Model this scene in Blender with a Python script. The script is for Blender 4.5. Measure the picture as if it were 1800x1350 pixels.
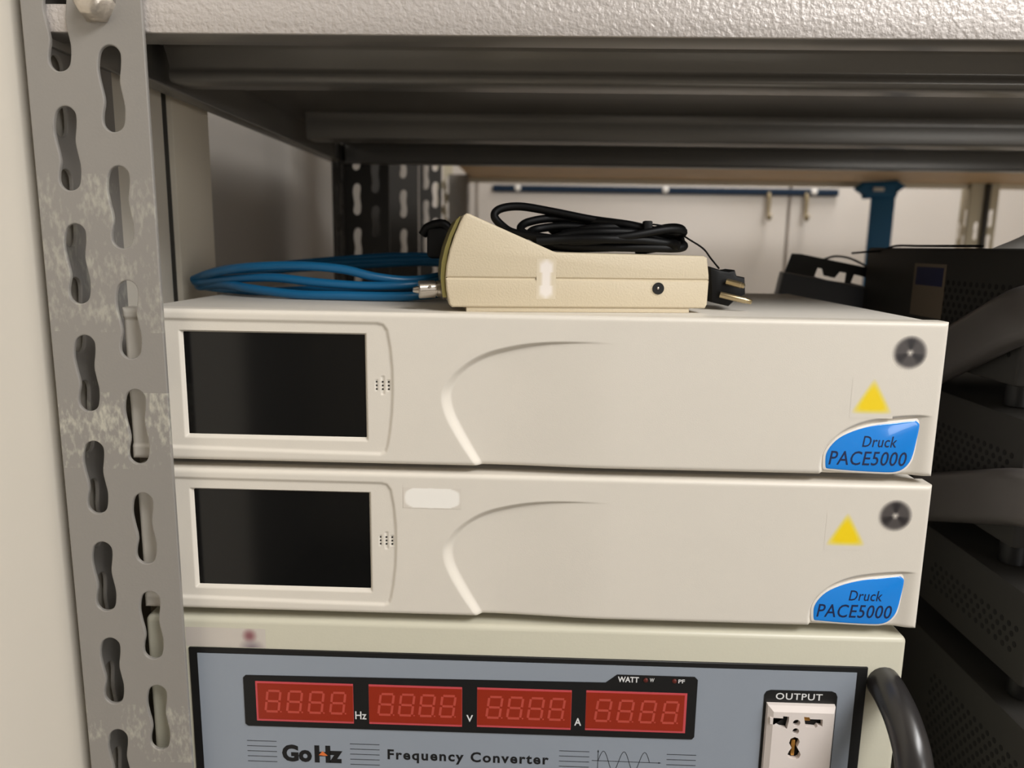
import bpy, bmesh, math, random
import numpy as np
from mathutils import Vector, Matrix

S = bpy.context.scene
for o in list(bpy.data.objects):
    bpy.data.objects.remove(o, do_unlink=True)
COL = S.collection
PI = math.pi
# All lengths below are millimetres in the frame of the upper white instrument:
# X along its front, Y into the shelf, Z up from the bottom of its front.  ZO lifts that frame above the floor.
ZO = 1100.0
MM = 0.001

# ------------------------------------------------------------------ camera
CAM = np.array([221.568, -403.654, 119.939])
PITCH, ROLL, YAW, FPX = 0.17990, -0.01555, 0.02721, 1343.08091


def _rot(rx, ry, rz):
    cx, sx, cy, sy, cz, sz = math.cos(rx), math.sin(rx), math.cos(ry), math.sin(ry), math.cos(rz), math.sin(rz)
    return (np.array([[cz, -sz, 0], [sz, cz, 0], [0, 0, 1]]) @ np.array([[cy, 0, sy], [0, 1, 0], [-sy, 0, cy]])
            @ np.array([[1, 0, 0], [0, cx, -sx], [0, sx, cx]]))


CM = _rot(0, 0, YAW) @ _rot(-PITCH, 0, 0) @ _rot(0, ROLL, 0)


def at(u, v, Y=0.0):
    """point (mm) where the sight line of photo pixel u, v meets the plane at depth Y"""
    d = CM @ np.array([(u - 900) / FPX, 1.0, -(v - 675) / FPX])
    p = CAM + d * (Y - CAM[1]) / d[1]
    return (p[0], p[1], p[2])


def xz(u, v, Y=0.0):
    p = at(u, v, Y)
    return (p[0], p[2])


cd = bpy.data.cameras.new('camera')
cam = bpy.data.objects.new('camera', cd)
COL.objects.link(cam)
cd.sensor_width = 36.0
cd.sensor_fit = 'HORIZONTAL'
cd.lens = FPX / 1800.0 * 36.0
cd.clip_start = 0.01
cd.dof.use_dof = True
cd.dof.focus_distance = 0.415
cd.dof.aperture_fstop = 8.0
m = Matrix.Identity(4)
for r in range(3):
    m[r][0] = CM[r, 0]
    m[r][1] = CM[r, 2]
    m[r][2] = -CM[r, 1]
    m[r][3] = (CAM[r] + (ZO if r == 2 else 0)) * MM
cam.matrix_world = m
S.camera = cam

# ------------------------------------------------------------------ world, lamps, exposure
S.view_settings.view_transform = 'Standard'
S.view_settings.look = 'None'
S.view_settings.gamma = 1.0
S.view_settings.use_curve_mapping = False
S.view_settings.exposure = 0.0
w = bpy.data.worlds.new('world')
S.world = w
w.use_nodes = True
w.node_tree.nodes['Background'].inputs[0].default_value = (1.0, 0.93, 0.84, 1)
w.node_tree.nodes['Background'].inputs[1].default_value = 0.12


def lamp(name, loc, target, size, size_y, power, color, spread=180):
    ld = bpy.data.lights.new(name, 'AREA')
    ld.shape = 'RECTANGLE'
    ld.size, ld.size_y = size, size_y
    ld.energy = power
    ld.color = color
    ld.spread = math.radians(spread)
    o = bpy.data.objects.new(name, ld)
    COL.objects.link(o)
    p = Vector((loc[0] * MM, loc[1] * MM, (loc[2] + ZO) * MM))
    t = Vector((target[0] * MM, target[1] * MM, (target[2] + ZO) * MM))
    o.location = p
    o.rotation_euler = (t - p).to_track_quat('-Z', 'Y').to_euler()
    return o


WARM = (1.0, 0.993, 0.985)
lamp('ceiling_lamp', (1300, -1000, 1300), (250, -100, 0), 1.2, 0.5, 36.5, WARM)
lamp('front_fill_light', (1700, -2560, 350), (400, 0, 150), 1.6, 1.3, 30, WARM)  # added low fill from the front right, no window stands there
lamp('rear_ceiling_lamp', (1250, 1690, 1380), (1150, 1760, 0), 1.4, 0.25, 10, WARM, 110)


# ------------------------------------------------------------------ materials
def lin(c):
    return tuple(((x / 255) / 12.92 if x / 255 <= 0.04045 else (((x / 255) + 0.055) / 1.055) ** 2.4) for x in c)


def mat(name, rgb, rough=0.5, metal=0.0, noise=0.0, nscale=60, bump=0.0, bscale=300, spec=0.5, coat=0.0):
    mt = bpy.data.materials.new(name)
    mt.use_nodes = True
    nt = mt.node_tree
    b = nt.nodes['Principled BSDF']
    c = lin(rgb)
    b.inputs['Base Color'].default_value = (*c, 1)
    b.inputs['Roughness'].default_value = rough
    b.inputs['Metallic'].default_value = metal
    b.inputs['Specular IOR Level'].default_value = spec
    b.inputs['Coat Weight'].default_value = coat
    tc = nt.nodes.new('ShaderNodeTexCoord')
    if noise:
        n = nt.nodes.new('ShaderNodeTexNoise')
        n.inputs['Scale'].default_value = nscale
        n.inputs['Detail'].default_value = 4
        nt.links.new(tc.outputs['Object'], n.inputs['Vector'])
        r = nt.nodes.new('ShaderNodeMix')
        r.data_type = 'RGBA'
        r.inputs[6].default_value = (*[x * (1 - noise) for x in c], 1)
        r.inputs[7].default_value = (*[min(1, x * (1 + noise)) for x in c], 1)
        nt.links.new(n.outputs['Fac'], r.inputs[0])
        nt.links.new(r.outputs[2], b.inputs['Base Color'])
    if bump:
        n = nt.nodes.new('ShaderNodeTexNoise')
        n.inputs['Scale'].default_value = bscale
        n.inputs['Detail'].default_value = 2
        nt.links.new(tc.outputs['Object'], n.inputs['Vector'])
        bp = nt.nodes.new('ShaderNodeBump')
        bp.inputs['Strength'].default_value = bump
        bp.inputs['Distance'].default_value = 0.001
        nt.links.new(n.outputs['Fac'], bp.inputs['Height'])
        nt.links.new(bp.outputs['Normal'], b.inputs['Normal'])
    return mt


def post_material():
    """grey powder coat with pale scuffed bands where tape was pulled off"""
    mt = mat('grey_post_paint', (150, 146, 141), 0.45, 0.25, bump=0.06, bscale=700)
    nt = mt.node_tree
    b = nt.nodes['Principled BSDF']
    geo = nt.nodes.new('ShaderNodeTexCoord')
    sep = nt.nodes.new('ShaderNodeSeparateXYZ')
    nt.links.new(geo.outputs['Object'], sep.inputs[0])
    acc = None
    for z0, z1, st in ((72, 152, 0.34), (-2, 40, 0.62), (-178, -142, 0.45)):
        # soft-edged box mask on height (object space is metres above the post foot)
        mr = nt.nodes.new('ShaderNodeMath')
        mr.operation = 'COMPARE'
        mr.inputs[1].default_value = ((z0 + z1) / 2 + ZO) * MM
        mr.inputs[2].default_value = (z1 - z0) / 2 * MM
        nt.links.new(sep.outputs['Z'], mr.inputs[0])
        mu = nt.nodes.new('ShaderNodeMath')
        mu.operation = 'MULTIPLY'
        mu.inputs[1].default_value = st
        nt.links.new(mr.outputs[0], mu.inputs[0])
        if acc is None:
            acc = mu
        else:
            ad = nt.nodes.new('ShaderNodeMath')
            ad.operation = 'ADD'
            nt.links.new(acc.outputs[0], ad.inputs[0])
            nt.links.new(mu.outputs[0], ad.inputs[1])
            acc = ad
    mp = nt.nodes.new('ShaderNodeMapping')
    mp.inputs['Scale'].default_value = (1.0, 1.0, 0.45)
    mp.inputs['Rotation'].default_value = (0, 0.5, 0)
    nt.links.new(geo.outputs['Object'], mp.inputs['Vector'])
    n = nt.nodes.new('ShaderNodeTexNoise')
    n.inputs['Scale'].default_value = 420
    n.inputs['Detail'].default_value = 3
    nt.links.new(mp.outputs[0], n.inputs['Vector'])
    n2 = nt.nodes.new('ShaderNodeTexNoise')
    n2.inputs['Scale'].default_value = 45
    nt.links.new(geo.outputs['Object'], n2.inputs['Vector'])
    pr = nt.nodes.new('ShaderNodeMath')
    pr.operation = 'MULTIPLY'
    nt.links.new(n.outputs['Fac'], pr.inputs[0])
    nt.links.new(n2.outputs['Fac'], pr.inputs[1])
    ramp = nt.nodes.new('ShaderNodeValToRGB')
    ramp.color_ramp.elements[0].position = 0.25
    ramp.color_ramp.elements[1].position = 0.40
    nt.links.new(pr.outputs[0], ramp.inputs[0])
    mm2 = nt.nodes.new('ShaderNodeMath')
    mm2.operation = 'MULTIPLY'
    nt.links.new(ramp.outputs[0], mm2.inputs[0])
    nt.links.new(acc.outputs[0], mm2.inputs[1])
    mix = nt.nodes.new('ShaderNodeMix')
    mix.data_type = 'RGBA'
    mix.inputs[6].default_value = (*lin((150, 146, 141)), 1)
    mix.inputs[7].default_value = (*lin((215, 212, 196)), 1)
    nt.links.new(mm2.outputs[0], mix.inputs[0])
    nt.links.new(mix.outputs[2], b.inputs['Base Color'])
    return mt


M = {
    'white': mat('white_moulded_plastic', (226, 219, 207), 0.42, noise=0.02, nscale=30, bump=0.04, bscale=1500),
    'case': mat('white_painted_case', (214, 208, 198), 0.5, bump=0.05, bscale=1200),
    'screen': mat('black_glass', (9, 10, 11), 0.12, spec=0.5),
    'black': mat('black_plastic', (16, 16, 17), 0.45),
    'dark': mat('dark_slot', (20, 19, 18), 0.8),
    'badge': mat('blue_domed_label', (30, 140, 236), 0.15, coat=0.6),
    'navy': mat('navy_print', (14, 34, 78), 0.5),
    'yellow': mat('yellow_print', (250, 214, 10), 0.5),
    'post': post_material(),
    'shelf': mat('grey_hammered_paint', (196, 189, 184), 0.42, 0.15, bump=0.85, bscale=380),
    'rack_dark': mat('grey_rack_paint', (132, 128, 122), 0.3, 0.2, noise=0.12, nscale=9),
    'bolt': mat('zinc_bolt', (205, 196, 184), 0.32, 0.75, noise=0.2, nscale=300, bump=0.3, bscale=400),
    'beige': mat('beige_textured_plastic', (208, 194, 167), 0.42, bump=0.22, bscale=900),
    'conv': mat('cream_painted_steel', (208, 204, 185), 0.38, bump=0.05, bscale=600),
    'border': mat('black_panel_border', (14, 14, 15), 0.5),
    'bluegrey': mat('blue_grey_panel', (148, 156, 167), 0.45, noise=0.02, nscale=40),
    'red': mat('red_display_filter', (152, 44, 22), 0.32),
    'pink': mat('red_filter_edge', (205, 80, 86), 0.35),
    'seg': mat('unlit_segments', (192, 78, 64), 0.4),
    'print': mat('black_print', (18, 18, 20), 0.5),
    'printw': mat('white_print', (226, 226, 226), 0.5),
    'orange': mat('orange_print', (226, 120, 60), 0.5),
    'led': mat('dull_red_led', (96, 40, 34), 0.3),
    'socket': mat('white_socket_plastic', (232, 222, 216), 0.35),
    'brass': mat('brass_contact', (220, 160, 80), 0.3, 0.8),
    'handle': mat('black_rubbery_handle', (44, 42, 42), 0.3, spec=0.7),
    'cable': mat('black_cable', (6, 6, 7), 0.5, spec=0.25),
    'blue': mat('blue_cable_jacket', (20, 100, 146), 0.36),
    'steel': mat('nickel_plating', (196, 188, 178), 0.25, 0.95),
    'olive': mat('olive_front_film', (120, 110, 58), 0.35),
    'wall': mat('white_wall_paint', (222, 214, 200), 0.6, noise=0.02, nscale=5),
    'greywall': mat('darkened_wall_grey', (150, 145, 139), 0.45, noise=0.05, nscale=5),  # shade on the rear left wall is put into this grey
    'cream': mat('cream_wall_panel', (232, 222, 203), 0.5),
    'farwall': mat('white_door_paint', (222, 213, 203), 0.5, noise=0.02, nscale=4),
    'floor': mat('grey_floor', (120, 116, 110), 0.6, noise=0.08, nscale=12),
    'wood': mat('raw_shelf_wood', (236, 200, 152), 0.6, noise=0.16, nscale=14),
    'woodedge': mat('pale_wood_edge', (242, 232, 212), 0.6),
    'railblue': mat('dark_blue_rail', (6, 36, 60), 0.8),
    'strapblue': mat('blue_strap', (26, 100, 146), 0.6),
    'inst': mat('dark_grey_instrument', (44, 42, 39), 0.55, noise=0.04, nscale=25),
    'post_shade': mat('shaded_post_paint', (58, 55, 51), 0.5, 0.1),  # post paint with the shade at the back put into its colour
    'insthandle': mat('grey_instrument_handle', (84, 80, 78), 0.34),
    'label': mat('pale_label', (122, 108, 92), 0.6),
    'labelblue': mat('label_blue', (22, 28, 74), 0.5),
    'tray': mat('grey_plastic_cover', (214, 211, 207), 0.4),
    'sticker': mat('white_sticker', (244, 238, 230), 0.5),
    'stickerclear': mat('clear_label_film', (224, 213, 190), 0.3),
    'housing': mat('blue_grey_housing', (96, 99, 108), 0.5),
    'pin': mat('nickel_brass_pin', (190, 172, 136), 0.28, 0.9),
    'hook': mat('aged_brass', (150, 132, 96), 0.5),
    'farpost': mat('tan_grey_post', (206, 196, 170), 0.5, 0.1),
}


# ------------------------------------------------------------------ object helpers
def P3(p):
    return Vector((p[0] * MM, p[1] * MM, (p[2] + ZO) * MM))


def thing(name, label, cat, loc, group=None, rz=0.0, ry=0.0):
    o = bpy.data.objects.new(name, None)
    o.empty_display_size = 0.02
    COL.objects.link(o)
    o.location = P3(loc)
    o.rotation_euler = (0, ry, rz)
    o['label'] = label
    o['category'] = cat
    if group:
        o['group'] = group
    o['_o'] = [loc[0], loc[1], loc[2]]
    return o


def tag(o, label, cat, group=None):
    o['label'] = label
    o['category'] = cat
    if group:
        o['group'] = group
    return o


def origin(o):
    while o is not None and '_o' not in o:
        o = o.parent
    return tuple(o['_o']) if o is not None else None


def link(name, me, material, parent, smooth=None):
    o = bpy.data.objects.new(name, me)
    COL.objects.link(o)
    if parent is not None:
        o.parent = parent
    if material is not None and len(me.materials) == 0:
        me.materials.append(material)
    if smooth is not None:
        me.polygons.foreach_set('use_smooth', [True] * len(me.polygons))
        if smooth < 180:
            me.set_sharp_from_angle(angle=math.radians(smooth))
    return o


def mesh(name, verts, faces, material, parent=None, smooth=None, local=False):
    """verts in mm of the common frame (or of the parent's own frame if local)"""
    v = np.asarray(verts, float).reshape(-1, 3)
    org = origin(parent) if parent is not None else None
    if local:
        v = v * MM
    elif org is None:
        v = (v + [0, 0, ZO]) * MM
    else:
        v = (v - np.array(org)) * MM
    me = bpy.data.meshes.new(name)
    me.from_pydata(v.tolist(), [], [list(f) for f in faces])
    me.validate()
    me.update()
    return link(name, me, material, parent, smooth)


def bm_mesh(name, bm, material, parent=None, smooth=None, local=False):
    bmesh.ops.recalc_face_normals(bm, faces=bm.faces[:])
    bm.verts.ensure_lookup_table()
    v = [tuple(x.co) for x in bm.verts]
    f = [[y.index for y in x.verts] for x in bm.faces]
    bm.free()
    return mesh(name, v, f, material, parent, smooth, local)


def add_box(bm, lo, hi, bev=0.0, seg=2):
    r = bmesh.ops.create_cube(bm, size=1.0)
    vs = r['verts']
    for v in vs:
        v.co = Vector(((lo[i] + (hi[i] - lo[i]) * (v.co[i] + 0.5)) for i in range(3)))
    if bev:
        es = list({e for v in vs for e in v.link_edges})
        bmesh.ops.bevel(bm, geom=es, offset=bev, segments=seg, profile=0.5, affect='EDGES')


def box(name, lo, hi, material, parent=None, bev=0.0, seg=2, local=False):
    bm = bmesh.new()
    add_box(bm, lo, hi, bev, seg)
    return bm_mesh(name, bm, material, parent, 40 if bev else None, local)


def prism(name, poly, axis, a, b, material, parent=None, bev=0.0, seg=2, smooth=None, local=False):
    """poly: 2D outline in the two axes other than `axis`, extruded from a to b along axis"""
    bm = bmesh.new()
    add_prism(bm, poly, axis, a, b, bev, seg)
    return bm_mesh(name, bm, material, parent, smooth if smooth is not None else (40 if bev else None), local)


def add_prism(bm, poly, axis, a, b, bev=0.0, seg=2):
    def mk(p, t):
        if axis == 'y':
            return (p[0], t, p[1])
        if axis == 'x':
            return (t, p[0], p[1])
        return (p[0], p[1], t)
    A = [bm.verts.new(mk(p, a)) for p in poly]
    B = [bm.verts.new(mk(p, b)) for p in poly]
    n = len(poly)
    fs = [bm.faces.new(A), bm.faces.new(B[::-1])]
    for i in range(n):
        fs.append(bm.faces.new((A[i], B[i], B[(i + 1) % n], A[(i + 1) % n])))
    if bev:
        es = list(fs[0].edges)
        bmesh.ops.recalc_face_normals(bm, faces=fs)
        bmesh.ops.bevel(bm, geom=es, offset=bev, segments=seg, profile=0.5, affect='EDGES')


def rrect(x0, x1, z0, z1, r, n=5):
    pts = []
    for cx, cz, a0 in ((x1 - r, z1 - r, 0), (x0 + r, z1 - r, 90), (x0 + r, z0 + r, 180), (x1 - r, z0 + r, 270)):
        for k in range(n + 1):
            a = math.radians(a0 + 90 * k / n)
            pts.append((cx + r * math.cos(a), cz + r * math.sin(a)))
    return pts


def circle(cx, cz, r, n=20):
    return [(cx + r * math.cos(2 * PI * k / n), cz + r * math.sin(2 * PI * k / n)) for k in range(n)]


def catmull(pts, n=8, closed=False):
    P = [np.array(p, float) for p in pts]
    out = []
    N = len(P)
    rng = range(N) if closed else range(N - 1)
    for i in rng:
        p0 = P[(i - 1) % N] if (closed or i > 0) else 2 * P[0] - P[1]
        p1, p2 = P[i], P[(i + 1) % N]
        p3 = P[(i + 2) % N] if (closed or i + 2 < N) else 2 * P[-1] - P[-2]
        for k in range(n):
            t = k / n
            out.append(0.5 * ((2 * p1) + (-p0 + p2) * t + (2 * p0 - 5 * p1 + 4 * p2 - p3) * t * t + (-p0 + 3 * p1 - 3 * p2 + p3) * t ** 3))
    if not closed:
        out.append(P[-1])
    return out


def sweep(path, profile, closed=False, up=(0, 0, 1), scale=None):
    """verts, faces of a closed 2D profile swept along a 3D path with a transported frame"""
    path = [np.array(p, float) for p in path]
    N = len(path)
    T = []
    for i in range(N):
        if closed:
            d = path[(i + 1) % N] - path[i - 1]
        else:
            d = path[min(i + 1, N - 1)] - path[max(i - 1, 0)]
        T.append(d / (np.linalg.norm(d) + 1e-12))
    u = np.array(up, float)
    u = u - T[0] * (u @ T[0])
    if np.linalg.norm(u) < 1e-3:
        u = np.array([1.0, 0.2, 0.1])
        u = u - T[0] * (u @ T[0])
    u /= np.linalg.norm(u)
    V, F = [], []
    K = len(profile)
    for i in range(N):
        u = u - T[i] * (u @ T[i])
        u /= np.linalg.norm(u)
        s = np.cross(T[i], u)
        sc = scale[i] if scale is not None else 1.0
        for a, b in profile:
            V.append(path[i] + (s * a + u * b) * sc)
    for i in range(N if closed else N - 1):
        j = (i + 1) % N
        for k in range(K):
            k2 = (k + 1) % K
            F.append((i * K + k, i * K + k2, j * K + k2, j * K + k))
    if not closed:
        F.append(tuple(range(K))[::-1])
        F.append(tuple((N - 1) * K + k for k in range(K)))
    return V, F


def tube(name, pts, r, material, parent=None, closed=False, n=8, res=10, raw=False, local=False):
    path = pts if raw else catmull(pts, n, closed)
    V, F = sweep(path, circle(0, 0, r, res), closed)
    return mesh(name, V, F, material, parent, 60, local)


def lathe(name, prof, org, axis, material, parent=None, n=24, local=False):
    """prof: (distance along axis, radius) pairs, revolved about the axis through org"""
    ax = np.array(axis, float)
    ax /= np.linalg.norm(ax)
    u = np.cross(ax, [0, 0, 1.0] if abs(ax[2]) < 0.9 else [1.0, 0, 0])
    u /= np.linalg.norm(u)
    v = np.cross(ax, u)
    V, F = [], []
    for d, r in prof:
        for k in range(n):
            a = 2 * PI * k / n
            V.append(np.array(org) + ax * d + (u * math.cos(a) + v * math.sin(a)) * max(r, 1e-3))
    for i in range(len(prof) - 1):
        for k in range(n):
            k2 = (k + 1) % n
            F.append((i * n + k, i * n + k2, (i + 1) * n + k2, (i + 1) * n + k))
    F.append(tuple(range(n))[::-1])
    F.append(tuple((len(prof) - 1) * n + k for k in range(n)))
    return mesh(name, V, F, material, parent, 40, local)


def plate2d(outers, thickness, bevel=0.0):
    """flat plate from closed outlines (outer ones and holes), returns verts (x, y, z across) and faces"""
    cu = bpy.data.curves.new('plate', 'CURVE')
    cu.dimensions = '2D'
    cu.fill_mode = 'BOTH'
    cu.extrude = max(0.0, thickness / 2 - bevel)
    cu.bevel_depth = bevel
    cu.bevel_resolution = 1
    cu.offset = -bevel
    for pts in outers:
        sp = cu.splines.new('POLY')
        sp.points.add(len(pts) - 1)
        for q, p in zip(sp.points, pts):
            q.co = (p[0], p[1], 0, 1)
        sp.use_cyclic_u = True
    o = bpy.data.objects.new('plate', cu)
    COL.objects.link(o)
    dg = bpy.context.evaluated_depsgraph_get()
    dg.update()
    me = o.evaluated_get(dg).to_mesh()
    V = [tuple(v.co) for v in me.vertices]
    F = [tuple(p.vertices) for p in me.polygons]
    bpy.data.objects.remove(o, do_unlink=True)
    bpy.data.curves.remove(cu)
    bm = bmesh.new()
    vs = [bm.verts.new(v) for v in V]
    for f in F:
        try:
            bm.faces.new([vs[i] for i in f])
        except ValueError:
            pass
    bmesh.ops.remove_doubles(bm, verts=bm.verts[:], dist=0.02)
    bmesh.ops.recalc_face_normals(bm, faces=bm.faces[:])
    bm.verts.ensure_lookup_table()
    V = [tuple(v.co) for v in bm.verts]
    F = [tuple(v.index for v in f.verts) for f in bm.faces]
    bm.free()
    return V, F


def text_obj(name, s, x0, x1, z0, z1, y, material, parent=None, shear=0.0, bold=0.0, spacing=1.0, th=0.12, local=False):
    """raised lettering filling the box x0..x1, z0..z1 on a plane at depth y facing -Y"""
    cu = bpy.data.curves.new(name, 'FONT')
    cu.body = s
    cu.size = 1.0
    cu.shear = shear
    cu.offset = bold
    cu.space_character = spacing
    cu.resolution_u = 3
    o = bpy.data.objects.new(name, cu)
    COL.objects.link(o)
    dg = bpy.context.evaluated_depsgraph_get()
    dg.update()
    me = o.evaluated_get(dg).to_mesh()
    V = np.array([tuple(v.co) for v in me.vertices])
    F = [tuple(p.vertices) for p in me.polygons]
    bpy.data.objects.remove(o, do_unlink=True)
    bpy.data.curves.remove(cu)
    a, b = V.min(0), V.max(0)
    W = np.zeros_like(V)
    W[:, 0] = x0 + (V[:, 0] - a[0]) / (b[0] - a[0]) * (x1 - x0)
    W[:, 2] = z0 + (V[:, 1] - a[1]) / (b[1] - a[1]) * (z1 - z0)
    W[:, 1] = y
    return mesh(name, W, F, material, parent, None, local)


def copy_tree(o, parent=None):
    c = o.copy()
    COL.objects.link(c)
    if parent is not None:
        c.parent = parent
    for ch in [x for x in bpy.data.objects if x.parent == o]:
        copy_tree(ch, c)
    return c


def structure(o):
    o['kind'] = 'structure'
    return o


# ------------------------------------------------------------------ the room
structure(box('floor', (-700, -2600, -1120), (2700, 2000, -1100), M['floor']))
structure(box('ceiling', (-700, -2600, 1450), (2700, 2000, 1470), M['wall']))
structure(box('wall_left', (-90, -260, -1100), (-38, 141.5, 1450), M['wall']))
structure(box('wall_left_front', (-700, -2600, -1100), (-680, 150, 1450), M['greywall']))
structure(box('trim_1', (-90, 157, -1100), (-38, 218.7, 1450), M['cream'], bev=1.0))
structure(box('gap_shade', (-90, 141.7, -1100), (-42, 156.8, 1450), M['black']))  # dark strip added in the open gap in place of its shade
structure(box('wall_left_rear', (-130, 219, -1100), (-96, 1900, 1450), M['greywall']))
structure(box('wall_front', (-700, -2620, -1100), (2700, -2600, 1450), M['wall']))
structure(box('wall_right', (2700, -2600, -1100), (2720, 2000, 1450), M['wall']))
structure(box('wall_back', (-130, 1900, -1100), (2720, 1930, 1450), M['farwall']))

YB = 1880.0
sx = at(1384, 400, YB)[0]
for k, (x0, x1, wh) in enumerate(((sx - 900, sx - 4, 'left'), (sx + 4, sx + 900, 'right'))):
    d = structure(box('door_%d' % (k + 1), (x0, YB, -1080), (x1, YB + 18, 900), M['farwall'], bev=2))

# blue hook rail screwed to the far doors
r0, r1 = at(866, 334, YB - 14), at(1475, 335, YB - 14)
zc = (r0[2] + r1[2]) / 2
rail = thing('hook_rail', 'long dark blue wall rail with white screws and brass hooks on the far white doors', 'rail', (r0[0], YB - 1, zc))
box('rail_bar', (r0[0], YB - 14, zc - 9), (r1[0], YB, zc + 9), M['railblue'], rail, 1.5)
for u in (910, 1170, 1432):
    p = at(u, 333, YB - 16)
    lathe('screw', [(0, 9), (2, 9), (4, 6), (5, 1)], (p[0], YB - 14, zc + 1), (0, -1, 0), M['sticker'], rail, 16)
for u in (1352, 1418):
    p = at(u, 345, YB - 20)
    tube('hook', [(p[0], YB - 15, zc - 4), (p[0], YB - 24, zc - 20), (p[0], YB - 24, zc - 60), (p[0], YB - 34, zc - 78), (p[0], YB - 48, zc - 66)], 5, M['hook'], rail)

# ------------------------------------------------------------------ slotted posts and the shelving rack
SLOT_R = [(0.6, 20.4), (3.0, 19.6), (4.8, 17.4), (5.2, 14.5), (4.8, 10), (4.1, 5.5), (4.0, 2), (4.7, -3), (5.4, -8), (5.2, -13), (4.3, -17.4), (2.4, -19.6)]
SLOT_L = [(-0.4, -20.4), (-2.8, -19.6), (-4.6, -17.4), (-5.0, -14.5), (-4.6, -11), (-3.7, -7), (-3.8, -3), (-4.8, 3), (-5.4, 8.5), (-5.0, 13.5), (-3.9, 17.4), (-1.9, 19.6)]
SLOT = [tuple(p) for p in catmull([(a, b, 0) for a, b in SLOT_R + SLOT_L], 3, True)]
SLOT = [(p[0] * 1.1, p[1]) for p in SLOT]
SLOT_LO = [(a, b) for a, b in SLOT_R + SLOT_L]


def slot_plate(w_, z0, z1, cols, pitch, th, fine, zr):
    shape = SLOT if fine else SLOT_LO
    loops = [[(0, z0), (w_, z0), (w_, z1), (0, z1)]]
    for cx, zc0 in cols:
        k0 = math.ceil((max(z0, zr[0]) + 24 - zc0) / pitch)
        k1 = math.floor((min(z1, zr[1]) - 24 - zc0) / pitch)
        for k in range(k0, k1 + 1):
            loops.append([(cx + a, zc0 + k * pitch + b) for a, b in shape])
    return plate2d(loops, th, 0.6 if fine else 0.0)


def angle_post(name, corner, wx, wy, z0, z1, material, parent, sx=1, sy=1, fine=False, zr=(-420, 420), zoff=0.0, cx=(17.3, 42.0), ncol=2):
    """L section post: one slotted face along X (sx side) and one along Y (sy side) from the corner"""
    th = 2.4
    cols = ((cx[0], 49.8 + zoff), (cx[1], 21.4 + zoff))[:ncol]
    V, F = [], []
    v, f = slot_plate(wx, z0, z1, cols, 57.1, th, fine, zr)
    for a, b, c in v:
        V.append((corner[0] + sx * a, corner[1] + sy * (th / 2 + c), b))
    F += f
    n = len(V)
    s = wy / 60.0
    fc = (cx[0] * s, cx[1] * s) if ncol == 2 else (10.5, 26)
    v, f = slot_plate(wy, z0, z1, ((fc[0], 21.4 + zoff), (fc[1], 49.8 + zoff)), 57.1, th, fine, zr)
    for a, b, c in v:
        V.append((corner[0] + sx * (th / 2 + c), corner[1] + sy * (a + 0.02), b))
    F += [tuple(i + n for i in q) for q in f]
    return mesh(name, V, F, material, parent, None)


FLOORZ = -1100
RX1 = 1250.0          # right end of the rack
rack = thing('shelving_rack', 'grey slotted-angle steel shelving rack that carries the white instruments', 'shelving rack', (-31, -13, FLOORZ))
angle_post('post', (-31, -13, 0), 60, 75, FLOORZ, 800, M['post'], rack, 1, 1, True)
angle_post('post', (-31, 622, 0), 60, 60, FLOORZ, 800, M['post_shade'], rack, 1, -1, False, (-60, 330), 12)
angle_post('post', (RX1 + 31, -13, 0), 60, 60, FLOORZ, 800, M['post'], rack, -1, 1, False, (-60, 330))
angle_post('post', (RX1 + 31, 622, 0), 60, 60, FLOORZ, 800, M['post_shade'], rack, -1, -1, False, (-60, 330))


def shelf(z, ztop):
    """folded steel shelf tray: z is the bottom of its lips, ztop the top of the front lip"""
    dk = z + 27.0
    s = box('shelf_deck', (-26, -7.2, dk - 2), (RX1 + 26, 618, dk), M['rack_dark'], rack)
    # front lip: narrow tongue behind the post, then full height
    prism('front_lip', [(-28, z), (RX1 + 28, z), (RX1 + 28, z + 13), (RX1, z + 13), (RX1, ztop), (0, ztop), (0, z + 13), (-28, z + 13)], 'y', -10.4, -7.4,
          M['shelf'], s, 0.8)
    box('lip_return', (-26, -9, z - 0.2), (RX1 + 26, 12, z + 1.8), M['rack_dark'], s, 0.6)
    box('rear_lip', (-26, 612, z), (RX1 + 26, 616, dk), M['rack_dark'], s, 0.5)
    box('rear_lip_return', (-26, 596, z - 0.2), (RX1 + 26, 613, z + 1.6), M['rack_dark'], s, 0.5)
    # side rails
    for x0, x1, xi0, xi1 in ((-28.4, -25.4, -26, -15), (RX1 + 25.4, RX1 + 28.4, RX1 + 15, RX1 + 26)):
        box('side_rail', (x0, -6, z - 4), (x1, 560, dk), M['rack_dark'], s, 0.5)
        box('rail_return', (xi0, 65, z - 4), (xi1, 540, z - 2.4), M['rack_dark'], s, 0.4)
    # stiffeners under the deck: rounded bead, sloping web, second bead, flat bottom
    web = [(84, 26), (90, 24.6), (95, 24), (97.4, 23), (98.8, 21.4), (99, 19.8), (99.8, 18.4), (101.5, 16.6), (105.4, 9.4), (105.8, 7.6), (104.6, 6.2), (103.8, 4.6), (104, 2.4), (105, 0.8), (107, 0), (130, 0), (132.5, 1.5), (133.5, 4), (138, 26)]
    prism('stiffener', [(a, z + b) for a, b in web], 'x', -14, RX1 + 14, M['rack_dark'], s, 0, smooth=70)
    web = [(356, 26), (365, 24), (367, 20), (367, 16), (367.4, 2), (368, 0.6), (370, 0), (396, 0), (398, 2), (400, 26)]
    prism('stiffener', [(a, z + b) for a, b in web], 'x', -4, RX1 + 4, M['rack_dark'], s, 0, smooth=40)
    return s


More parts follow.
